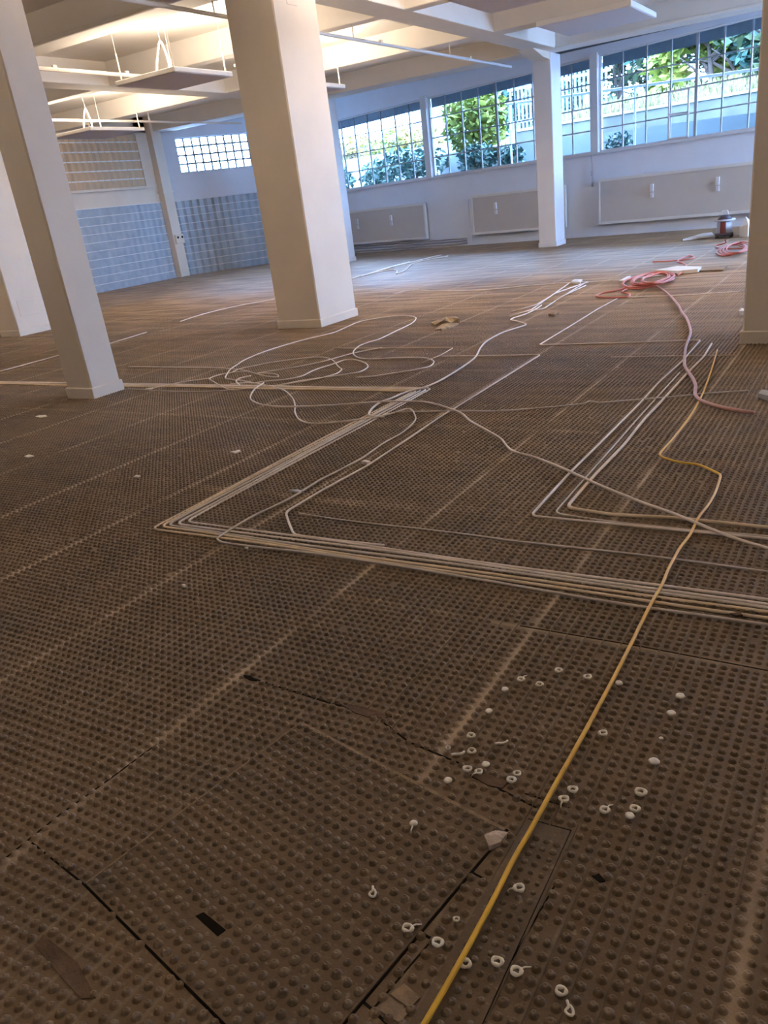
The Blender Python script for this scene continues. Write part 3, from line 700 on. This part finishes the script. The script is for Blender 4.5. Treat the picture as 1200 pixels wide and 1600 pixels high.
# ------------------------------------------------------------------ machine by the window wall and litter
def vac(px, py, s, label):
    b0 = at(px, py); root = empty('site_vacuum', b0); tag(root, label, 'vacuum cleaner')
    M = Matrix.Translation(b0)
    body = mat('machine_grey_plastic', (.45, .50, .60), .4); dk = mat('machine_dark', (.06, .05, .07), .5); rd_ = mat('machine_red', (.16, .03, .03), .4)
    cyl = lambda r0, r1, z0, z1, m, nm, x=0, y=0: MB().tube([M @ Vector((x, y, z0)), M @ Vector((x, y, z1))], [r0, r1], 16).build(nm, m, root, True)
    cyl(.23*s, .22*s, .05*s, .12*s, dk, 'base'); cyl(.20*s, .18*s, .12*s, .40*s, body, 'tank')
    MB().box(-.07*s, .07*s, -.215*s, -.18*s, .10*s, .42*s, M, .01).build('red_front', rd_, root)
    cyl(.26*s, .26*s, .40*s, .44*s, body, 'rim'); cyl(.18*s, .10*s, .44*s, .54*s, dk, 'motor_head')
    MB().tube([M @ Vector(p) for p in [(-.08*s, 0, .54*s), (-.06*s, 0, .64*s), (.06*s, 0, .64*s), (.08*s, 0, .54*s)]], .014*s).build('handle', FRAMEW, root)
    for sx_, sy_ in ((-1, -1), (1, -1), (-1, 1), (1, 1)): MB().tube([M @ Vector((sx_*.17*s-.015, sy_*.13*s, .03)), M @ Vector((sx_*.17*s+.015, sy_*.13*s, .03))], .03, 10).build('wheel', dk, root)
vac(1131, 371, .66, 'grey and red work vacuum standing before the rightmost radiator')
def scrap(pts, m, label, name='paper_scrap', cat='scrap', h=.012, z=.011, group=None):
    P = [at(*p) for p in pts]; n = len(P); c = sum(P, Vector())/n
    mb = MB(); top = [p+Vector((0, 0, z+h*(.6+.8*random.random()))) for p in P]; bot = [p+Vector((0, 0, z-.003)) for p in P]
    ct = c+Vector((0, 0, z+h*1.6)); vs = bot+top+[ct]
    fs = [tuple(range(n))[::-1]]+[(i, (i+1) % n, n+(i+1) % n, n+i) for i in range(n)]+[(n+i, n+(i+1) % n, 2*n) for i in range(n)]
    mb.add(vs, fs); return tag(mb.build(name, m), label, cat, group)
WHT = mat('white_sheet', (.72, .72, .74), .6); BRN = mat('crumpled_brown_paper', (.42, .30, .17), .8, col2=(.14, .09, .05), vscale=12); GRY = mat('grey_scrap', (.38, .38, .40), .6)
root = empty('crumpled_paper', at(697, 510)); tag(root, 'crumpled brown paper on the floor right of the middle column', 'paper')
for nm, q, h in [('upper_fold', [(674, 509), (680, 511), (694, 509), (706, 507), (718, 505), (714, 500), (706, 500), (694, 504)], .07), ('lower_fold', [(679, 517), (690, 518), (700, 515), (717, 508), (706, 509), (692, 513)], .04)]:
    P = [at(*p) for p in q]; n = len(P); c = sum(P, Vector())/n
    top = [p+Vector((0, 0, .012+h*random.random())) for p in P]; vs = P+top+[c+Vector((0, 0, h))]
    MB().add(vs, [tuple(range(n))[::-1]]+[(i, (i+1) % n, n+(i+1) % n, n+i) for i in range(n)]+[(n+i, n+(i+1) % n, 2*n) for i in range(n)]).build(nm, BRN, root)
scrap([(1023, 426), (1045, 427), (1060, 429), (1090, 427), (1096, 422), (1080, 421), (1058, 422)], WHT, 'pale foil sheet lying behind the red coil', 'foil_sheet', 'sheet', .03)
scrap([(1090, 425), (1130, 424), (1136, 418), (1100, 419)], BEIGE, 'flat beige board right of the pale foil sheet', 'board', 'board', .01)
scrap([(967, 441), (975, 441), (986, 434), (980, 434)], WHT, 'small white sheet left of the red coil', 'paper_scrap', 'scrap', .01)
scrap([(892, 444), (906, 445), (910, 440), (898, 440)], WHT, 'white scrap at the end of the flattened pipe loops', 'paper_scrap', 'scrap', .02)
scrap([(1067, 377), (1090, 374), (1115, 371), (1112, 368), (1095, 370)], WHT, 'long white strip on the floor left of the machine', 'plastic_strip', 'strip', .04)
scrap([(1155, 371), (1168, 371), (1172, 364), (1160, 365)], WHT, 'white heap beside the shaded column, right of the machine', 'plastic_bag', 'bag', .18)
scrap([(1154, 495), (1162, 494), (1163, 489), (1157, 490)], WHT, 'white scrap touching the shaded column edge', 'paper_scrap', 'scrap', .03)
scrap([(1184, 623), (1200, 629), (1215, 630), (1215, 620), (1190, 619)], GRY, 'grey metal piece at the right edge below the shaded column', 'metal_offcut', 'offcut', .02)
scrap([(857, 494), (867, 496), (873, 493), (864, 490)], BEIGE, 'small beige offcut left of the rectangular loop', 'offcut', 'offcut', .02)
for q, l in [([(56, 653), (66, 655), (79, 653), (76, 650), (64, 651)], 'white paper scrap in front of the left slim column'),
             ([(39, 716), (46, 718), (58, 715), (48, 712)], 'curled pale scrap near the left edge'),
             ([(210, 748), (217, 749), (223, 746), (215, 745)], 'tiny white scrap alone on the left floor'),
             ([(361, 709), (370, 712), (381, 708), (378, 705), (368, 708)], 'white scrap left of the pipe bundle'),
             ([(285, 919), (289, 922), (294, 919), (290, 916)], 'tiny white crumb below the bundle corner'),
             ([(383, 860), (389, 862), (391, 858)], 'pale crumb right under the bundle'),
             ([(228, 609), (240, 611), (243, 607)], 'white end piece right of the slim column foot')]:
    scrap([((x-q[0][0])*.8+q[0][0], (y-q[0][1])*.7+q[0][1]) for x, y in q], CLIPM, l, 'paper_scrap', 'scrap', .003, group='small scraps on the floor')
scrap([(757, 1312), (775, 1302), (794, 1306), (782, 1322), (765, 1330)], mat('plaster', (.55, .45, .38), .9, bump=.6, bscale=80, var=.3, vscale=40), 'pale plaster chunk at the right corner of the askew panel', 'plaster_chunk', 'plaster chunk', .008, .004)
scrap([(1140, 964), (1150, 968), (1160, 967), (1155, 963)], BARE, 'brown crumb on the bundle near the right edge', 'crumb', 'crumb', .004)
scrap([(565, 727), (574, 729), (580, 726), (572, 724)], PIPEW, 'white clip on the straight pipe left of centre', 'pipe_clip', 'clip', .01)
scrap([(453, 770), (465, 774), (476, 773), (466, 769)], GRY, 'grey metal clip between the bundle and the straight pipe', 'pipe_clip', 'clip', .006)

# ------------------------------------------------------------------ white rings left on the nubs
def ring(px, py, kind, label, s=1.0):
    c = at(px, py, .012); root = None; mb = MB(); n = 14; a0 = random.random()*6
    if kind in ('r', 'rt'):
        R0 = .0078*s
        P = [c+Vector((R0*math.cos(2*math.pi*i/n), R0*(.9+.1*math.sin(i))*math.sin(2*math.pi*i/n), .0005*math.sin(i*2+a0))) for i in range(n)]
        mb.tube(P, [.0030*s*(1+.25*math.sin(i*1.3+a0)) for i in range(n)], 7, True)
        if kind == 'rt':
            d = Vector((math.cos(a0), math.sin(a0), 0)); mb.tube([c+d*R0, c+d*(R0+.008), c+d*(R0+.017)+Vector((.003, 0, -.003))], [.0022, .0016, .0008], 6)
    elif kind == 'd':
        P = [c+Vector((.0095*s*math.cos(2*math.pi*i/n)*(1+.08*math.sin(i*2+a0)), .0088*s*math.sin(2*math.pi*i/n), -.001)) for i in range(n)]
        Q = [c+(p-c)*.82+Vector((0, 0, .0035)) for p in P]; Q2 = [c+(p-c)*.3+Vector((0, 0, .0025)) for p in P]
        mb.add(P+Q+Q2, [(i, (i+1) % n, n+(i+1) % n, n+i) for i in range(n)]+[(n+i, n+(i+1) % n, 2*n+(i+1) % n, 2*n+i) for i in range(n)]+[tuple(range(2*n, 3*n)), tuple(range(n))[::-1]])
    elif kind == 'dt':
        ring_ = ring; P = [c+Vector((.0085*s*math.cos(2*math.pi*i/n), .0085*s*math.sin(2*math.pi*i/n), -.001)) for i in range(n)]
        Q = [c+(p-c)*.8+Vector((0, 0, .003)) for p in P]
        mb.add(P+Q, [(i, (i+1) % n, n+(i+1) % n, n+i) for i in range(n)]+[tuple(range(n, 2*n)), tuple(range(n))[::-1]])
        mb.tube([c+Vector((.002, -.008, 0)), c+Vector((.004, -.018, -.002)), c+Vector((.006, -.024, -.006))], [.002, .0015, .001], 6)
    elif kind == 'c':
        P = [c+Vector((-.014, -.006, 0)), c+Vector((-.006, -.002, .001)), c+Vector((.002, .001, .001)), c+Vector((.009, .008, .001)), c+Vector((.010, .016, 0))]
        mb.tube(smooth_path(P, 3), .0028*s, 6)
    elif kind == 'l':
        P = [c+Vector((-.010, .010, 0)), c+Vector((-.004, .0, .001)), c+Vector((-.006, -.010, .001)), c+Vector((.006, -.012, .001)), c+Vector((.004, -.002, .001)), c+Vector((-.003, .004, 0))]
        mb.tube(smooth_path(P, 3), .0022*s, 6)
    o = mb.build('plastic_ring', CLIPM, None, True)
    tag(o, label, 'plastic ring', 'white plastic rings scattered on the nubbed mats')
RINGS = [(873, 1047, 'r', 'white ring with dark centre, topmost of the scatter left of the yellow cable'), (814, 1061, 'rt', 'white torn ring left of the topmost ring, above the pale seam end'),
 (843, 1069, 'r', 'flat white ring just below the topmost ring pair'), (789, 1077, 'd', 'white disc just right of the pale seam, upper one'), (764, 1111, 'd', 'white disc just right of the pale seam, lower one'),
 (736, 1149, 'r', 'white ring at the lower end of the pale seam'), (783, 1162, 'c', 'curled white plastic strip right of the seam end'), (700, 1168, 'r', 'very small white ring below the seam end', .6),
 (737, 1173, 'r', 'dark centred white ring second below the seam end'), (715, 1179, 'c', 'half white ring left of the dark centred one below the seam'), (730, 1201, 'r', 'white ring at the left tip of the brown bare patch, left of a pair'),
 (748, 1205, 'rt', 'white ring touching the brown bare patch, right of a pair', .85), (759, 1194, 'd', 'white ring above the brown bare patch'), (700, 1219, 'd', 'white disc left of the brown bare patch beside the askew panel'),
 (808, 1208, 'r', 'upper ring of the pair right of the brown bare patch', .85), (799, 1218, 'r', 'lower ring of the pair right of the brown bare patch'), (895, 1233, 'r', 'white ring right of the yellow cable, upper of two close to it'),
 (881, 1248, 'rt', 'tailed white ring touching the yellow cable on its right'), (646, 1286, 'dt', 'white disc with a tail on the askew panel, upper right'), (918, 1057, 'r', 'white ring left of the yellow cable near the crossing seam'),
 (967, 1067, 'd', 'white disc touching the yellow cable on its right, high up'), (1063, 1087, 'd', 'white disc highest on the right side of the cable', 1.15), (1049, 1114, 'd', 'white disc second highest on the right side of the cable', 1.1),
 (942, 1145, 'r', 'lone white ring right of the cable at mid height'), (1022, 1189, 'd', 'broad white disc alone right of the cable', 1.2), (1001, 1237, 'r', 'white ring above the close pair on the right', 1.15),
 (945, 1265, 'rt', 'thick white ring right of the cover strip top'), (992, 1263, 'r', 'upper ring of the close pair on the right'), (984, 1274, 'd', 'lower disc of the close pair on the right'),
 (1033, 1154, 'd', 'smallest white disc right of the cable', .55), (585, 1393, 'l', 'thin wire loop on the middle of the askew panel'), (637, 1450, 'rt', 'tailed ring on the right rim of the askew panel'),
 (684, 1472, 'r', 'white ring between the askew panel and the yellow cable'), (727, 1505, 'rt', 'white ring touching the yellow cable near the bottom'), (777, 1502, 'r', 'round white ring on the cover strip near the bottom'),
 (713, 1436, 'r', 'very small ring left of the yellow cable near the bottom', .6), (811, 1387, 'rt', 'twisted white ring with a hooked tail on the cover strip'), (807, 1517, 'rt', 'white ring right of the cover strip bottom'),
 (877, 1548, 'r', 'white ring lowest on the right, with dark centre', .95), (892, 1575, 'l', 'bent white loop nearest the bottom edge')]
for q in RINGS: ring(q[0], q[1], q[2], q[3], 1.12*(q[4] if len(q) > 4 else 1.0))

# ------------------------------------------------------------------ outside, behind the windows
OG = mat('pale_ground', (.16, .19, .20), .9, col2=(.11, .14, .15), vscale=2); CON = mat('concrete_outside', (.085, .088, .07), .9, col2=(.045, .048, .040), vscale=1.3)
WWL = mat('white_garden_wall', (.20, .24, .26), .8, var=.08); ROOF = mat('blue_grey_roof', (.05, .07, .12), .7, var=.2)
GRS = mat('grass', (.04, .05, .015), .9, col2=(.06, .05, .02), vscale=3)
def leafm(n, a, b): 
    m = mat(n, a, .6, .3, col2=b, vscale=4); return m
LG = leafm('yellow_green_leaf', (.09, .14, .02), (.19, .20, .03)); LB2 = leafm('blue_green_leaf', (.02, .06, .05), (.055, .12, .10)); LO = leafm('orange_leaf', (.20, .12, .03), (.14, .13, .03))
LD = leafm('dark_leaf', (.025, .05, .03), (.055, .075, .03)); TRK = mat('bark', (.08, .06, .05), .9)
def opt(px, py, v):   # point seen at a pixel, v metres outside the window wall
    dx, dy = (px-PCX)/FPX, (py-PCY)/FPX
    w = Vector((dx*CX[0]+dy*CX[1]+CX[2], dx*CY[0]+dy*CY[1]+CY[2], dx*CZ[0]+dy*CZ[1]+CZ[2]))
    b0 = WB+v*math.sqrt(1+WA*WA); t = b0/(w.y-WA*w.x); return Vector((w.x*t, w.y*t, EYE+w.z*t))
def obox(mb, xa, xb, v0, v1, z0a, z1a, z0b=None, z1b=None):
    wquad(mb, xa, xb, z0a, z1a, z0b if z0b is not None else z0a, z1b if z1b is not None else z1a, v0, v1)
g_ = MB(); obox(g_, -45, 25, .35, 70, .9, 1.25); struct(g_.build('trim_outside_ground', OG)).name = 'trim_%d' % (n_+1); n_ += 1
def leaves(name, c, rx, ry, rz, n, s, m, parent):
    vs = []; fs = []
    for i in range(n):
        u = Vector((random.gauss(0, 1), random.gauss(0, 1), random.gauss(0, 1))).normalized()*(random.random()**.4)
        p = c+Vector((u.x*rx, u.y*ry, u.z*rz)); a = Vector((random.gauss(0, 1), random.gauss(0, 1), random.gauss(0, .6))).normalized()
        b = a.cross(Vector((random.gauss(0, 1), random.gauss(0, 1), random.gauss(0, 1)))).normalized(); q = s*(.6+.8*random.random())
        k = len(vs); vs += [p-a*q, p+b*q*.45, p+a*q, p-b*q*.45]; fs.append((k, k+1, k+2, k+3))
    return MB().add(vs, fs).build(name, m, parent)
def shrub(px, py, v, w, h, m, label, n=700, s=.09, kind='shrub'):
    b0 = opt(px, py, v); b0.z = 1.25; top = opt(px, py, v); root = empty(kind, (b0.x, b0.y, 1.25)); tag(root, label, kind, 'plants outside the windows')
    c = Vector((top.x, top.y, max(1.25+h*.5, top.z)))
    leaves('foliage', c, w/2, w/2.5, h/2, n, s, m, root)
    st = MB()
    for i in range(4): st.tube([(b0.x+random.uniform(-.1, .1), b0.y, 1.25), (c.x+random.uniform(-w, w)*.2, c.y, c.z)], .02, 5)
    st.build('stem', TRK, root)
def tree(px, v, h, w, m, label, n=1500, s=.15, zc=None):
    b0 = opt(px, 150, v); root = empty('tree', (b0.x, b0.y, 1.25)); tag(root, label, 'tree', 'trees outside the windows')
    tr = MB(); tr.tube([(b0.x, b0.y, 2.2), (b0.x+.1, b0.y, 1.2+h*.5), (b0.x-.1, b0.y, 1.2+h*.8)], [.10, .08, .04], 8)
    for i in range(9):
        a = random.random()*6.28; z0 = 1.2+h*random.uniform(.25, .7)
        tr.tube([(b0.x, b0.y, z0), (b0.x+math.cos(a)*w*.25, b0.y+math.sin(a)*w*.2, z0+h*.12), (b0.x+math.cos(a)*w*.5, b0.y+math.sin(a)*w*.35, z0+h*.18)], [.06, .04, .015], 6)
    tr.build('trunk', TRK, root)
    vs = MB(); allv = []
    fo = MB()
    for i in range(16):
        a = random.random()*6.28; rr = w*.45*math.sqrt(random.random()); cc = Vector((b0.x+math.cos(a)*rr, b0.y+math.sin(a)*rr*.7, 1.2+h*random.uniform(.38, .95)))
        for j in range(n//16):
            u = Vector((random.gauss(0, 1), random.gauss(0, 1), random.gauss(0, 1))).normalized()*random.random()**.5*w*.19
            p = cc+u; aa = Vector((random.gauss(0, 1), random.gauss(0, 1), random.gauss(0, .6))).normalized(); bb = aa.cross(Vector((random.gauss(0, 1), random.gauss(0, 1), random.gauss(0, 1)))).normalized(); q = s*(.6+.8*random.random())
            fo.add([p-aa*q, p+bb*q*.45, p+aa*q, p-bb*q*.45], [(0, 1, 2, 3)])
    fo.build('foliage', m, root)
# garden walls
o1 = MB(); obox(o1, -26, -11.6, 5.5, 5.75, 1.1, 2.62); tag(o1.build('garden_wall', WWL), 'pale low garden wall behind the left window shrubs', 'wall')
o2 = MB(); obox(o2, -12.3, 8, 4.0, 4.2, 1.1, 2.26, None, 1.85); tag(o2.build('kerb_wall', WWL), 'low white kerb wall outside the middle and right windows', 'wall')
o3 = MB(); obox(o3, -11.5, 9, 7.0, 7.3, 1.1, 2.68)
co3 = MB(); obox(co3, -11.5, 9, 6.96, 7.34, 2.68, 2.75)
rw_ = o3.build('retaining_wall', CON); co3.build('coping', WWL, rw_); tag(rw_, 'stained concrete retaining wall outside the right window', 'wall')
o4 = MB(); a_, c_ = -11.5, 9
o4.add([wl(a_, 7.35, 2.66), wl(c_, 7.35, 2.66), wl(c_+3, 12, 3.45), wl(a_-1, 12, 3.45)], [(0, 1, 2, 3)]); tag(o4.build('grass_bank', GRS), 'grassy bank above the concrete retaining wall', 'grass bank', kind='stuff')
fo = MB()
for i in range(5000):
    x = random.uniform(-11.3, 8); v = 7.45+random.random()**1.5*4.5; z = 2.66+(v-7.3)*.17; p = wl(x, v, z); h_ = random.uniform(.08, .25)
    d = Vector((random.uniform(-.1, .1), random.uniform(-.1, .1), h_)); fo.add([p-Vector((.03, 0, 0)), p+Vector((.03, 0, 0)), p+d], [(0, 1, 2)])
tag(fo.build('tall_grass', leafm('dry_grass_blade', (.10, .11, .04), (.15, .12, .06))), 'tall dry grass growing on the bank', 'grass', kind='stuff')
# railing
rl = empty('railing', wl(-3, 2.5, 1.25)); tag(rl, 'white tube railing outside the right windows', 'railing')
a = MB(); a.tube([wl(-9.0, 2.5, 3.06), wl(-5.8, 2.5, 2.92), wl(5, 2.5, 2.5)], .03); a.build('rail', FRAMEW, rl)
for x in (-8.95, -5.69, -2.4, .9, 4.2): MB().tube([wl(x, 2.5, 1.2), wl(x, 2.5, 3.03-(x+8.1)*.042)], .028).build('post', FRAMEW, rl)
fc = empty('picket_fence', wl(-11, 9, 1.25)); tag(fc, 'dark slatted fence on the bank behind the yellow-green bush', 'fence')
f1 = MB()
for i in range(24): x = -13.2+i*.15; obox(f1, x, x+.07, 9.6, 9.64, 2.9, 4.35)
f1.build('slat', mat('fence_slat', (.10, .13, .16), .8), fc)
f2 = MB()
for z in (3.1, 4.1): obox(f2, -13.3, -9.6, 9.66, 9.7, z, z+.08)
f2.build('rail', FRAMEW, fc)
ph = empty('pale_house', wl(-17, 16, 1.25)); tag(ph, 'pale house glimpsed behind the left edge of the yellow-green bush', 'house')
q_ = MB(); obox(q_, -21.5, -16, 15, 18, 1.2, 5.2); q_.build('wall', WWL, ph); q_ = MB(); obox(q_, -19.6, -18.9, 14.96, 15, 3.2, 4.0); obox(q_, -18.2, -17.5, 14.96, 15, 3.2, 4.0); q_.build('window_glass_area', ROOF, ph)
hb = empty('low_building', wl(-19, 24, 1.25)); tag(hb, 'long low building with a blue-grey roof far behind the left window', 'building')
f3 = MB(); obox(f3, -52, -12, 24, 30, 1.2, 4.05); f3.build('wall', mat('violet_grey_wall', (.045, .05, .075), .8), hb)
f3 = MB(); obox(f3, -43, -11.5, 23.7, 30.3, 4.05, 4.4); f3.build('roof', ROOF, hb)
f3 = MB()
for x in (-31.5, -25.0): obox(f3, x, x+.4, 23.3, 23.6, 1.2, 4.0)
f3.build('pillar', FRAMEW, hb)
f3 = MB(); obox(f3, -27.4, -25.6, 24.5, 27, 4.6, 5.0); obox(f3, -26.7, -26.3, 24.5, 25, 4.4, 4.6); f3.build('rooftop_unit', ROOF, hb)
shrub(640, 258, 3.0, 2.4, 1.0, LB2, 'bushy blue-green shrub outside the leftmost window, right part', 1100)
shrub(590, 275, 3.0, 1.2, .8, LB2, 'small blue-green shrub outside the leftmost window, middle part', 500)
shrub(530, 283, 3.0, 1.1, .8, LB2, 'blue-green shrub at the left end of the leftmost window', 500)
shrub(742, 185, 3.6, 1.9, 2.0, LG, 'tall yellow-green bush outside the window left of the slim column', 1900, .11)
shrub(745, 250, 2.6, 1.2, .8, LB2, 'low plant beneath the yellow-green bush', 500)
shrub(795, 245, 2.8, .9, .6, LB2, 'small plant left of the window column outside', 300)
shrub(967, 222, 2.8, .7, .45, LB2, 'small round plant outside the right window', 260, .06)
for i, (px, py, w) in enumerate([(520, 250, 2.2), (558, 244, 2.6), (615, 232, 2.4), (650, 228, 2.2)]):
    shrub(px, py, 8.5, w, 1.3, LO if i != 2 else LG, ['orange hedge far left behind the garden wall', 'orange hedge second from left behind the garden wall', 'green hedge third from left behind the garden wall', 'orange hedge nearest the mullion behind the garden wall'][i], 600, .1)
TL_ = ['dark tree just right of the window column', 'thin tree with sky gaps left in the right window', 'green tree in the middle of the right window', 'dense green tree right of the middle casement', 'bushy tree near the right edge of the right window', 'tree behind the shaded column', 'dark tree behind the slatted fence', 'pale tree further along behind the slatted fence']
for i, (px, v, h, w, m, n) in enumerate([(905, 12.5, 4.9, 3.0, LB2, 3200), (965, 13.5, 5.6, 4.2, LD, 1700), (1045, 14, 6.0, 4.0, LB2, 2000), (1105, 12.5, 5.0, 3.8, LG, 4200), (1160, 12.6, 5.2, 4.0, LB2, 5200), (1235, 12.6, 5.5, 5.0, LD, 3000), (812, 13, 4.6, 3.2, LB2, 2400), (700, 19, 3.6, 3.0, LD, 700)]):
    tree(px, v, h, w, m, TL_[i], n, .22 if i in (3, 4, 5) else .15)
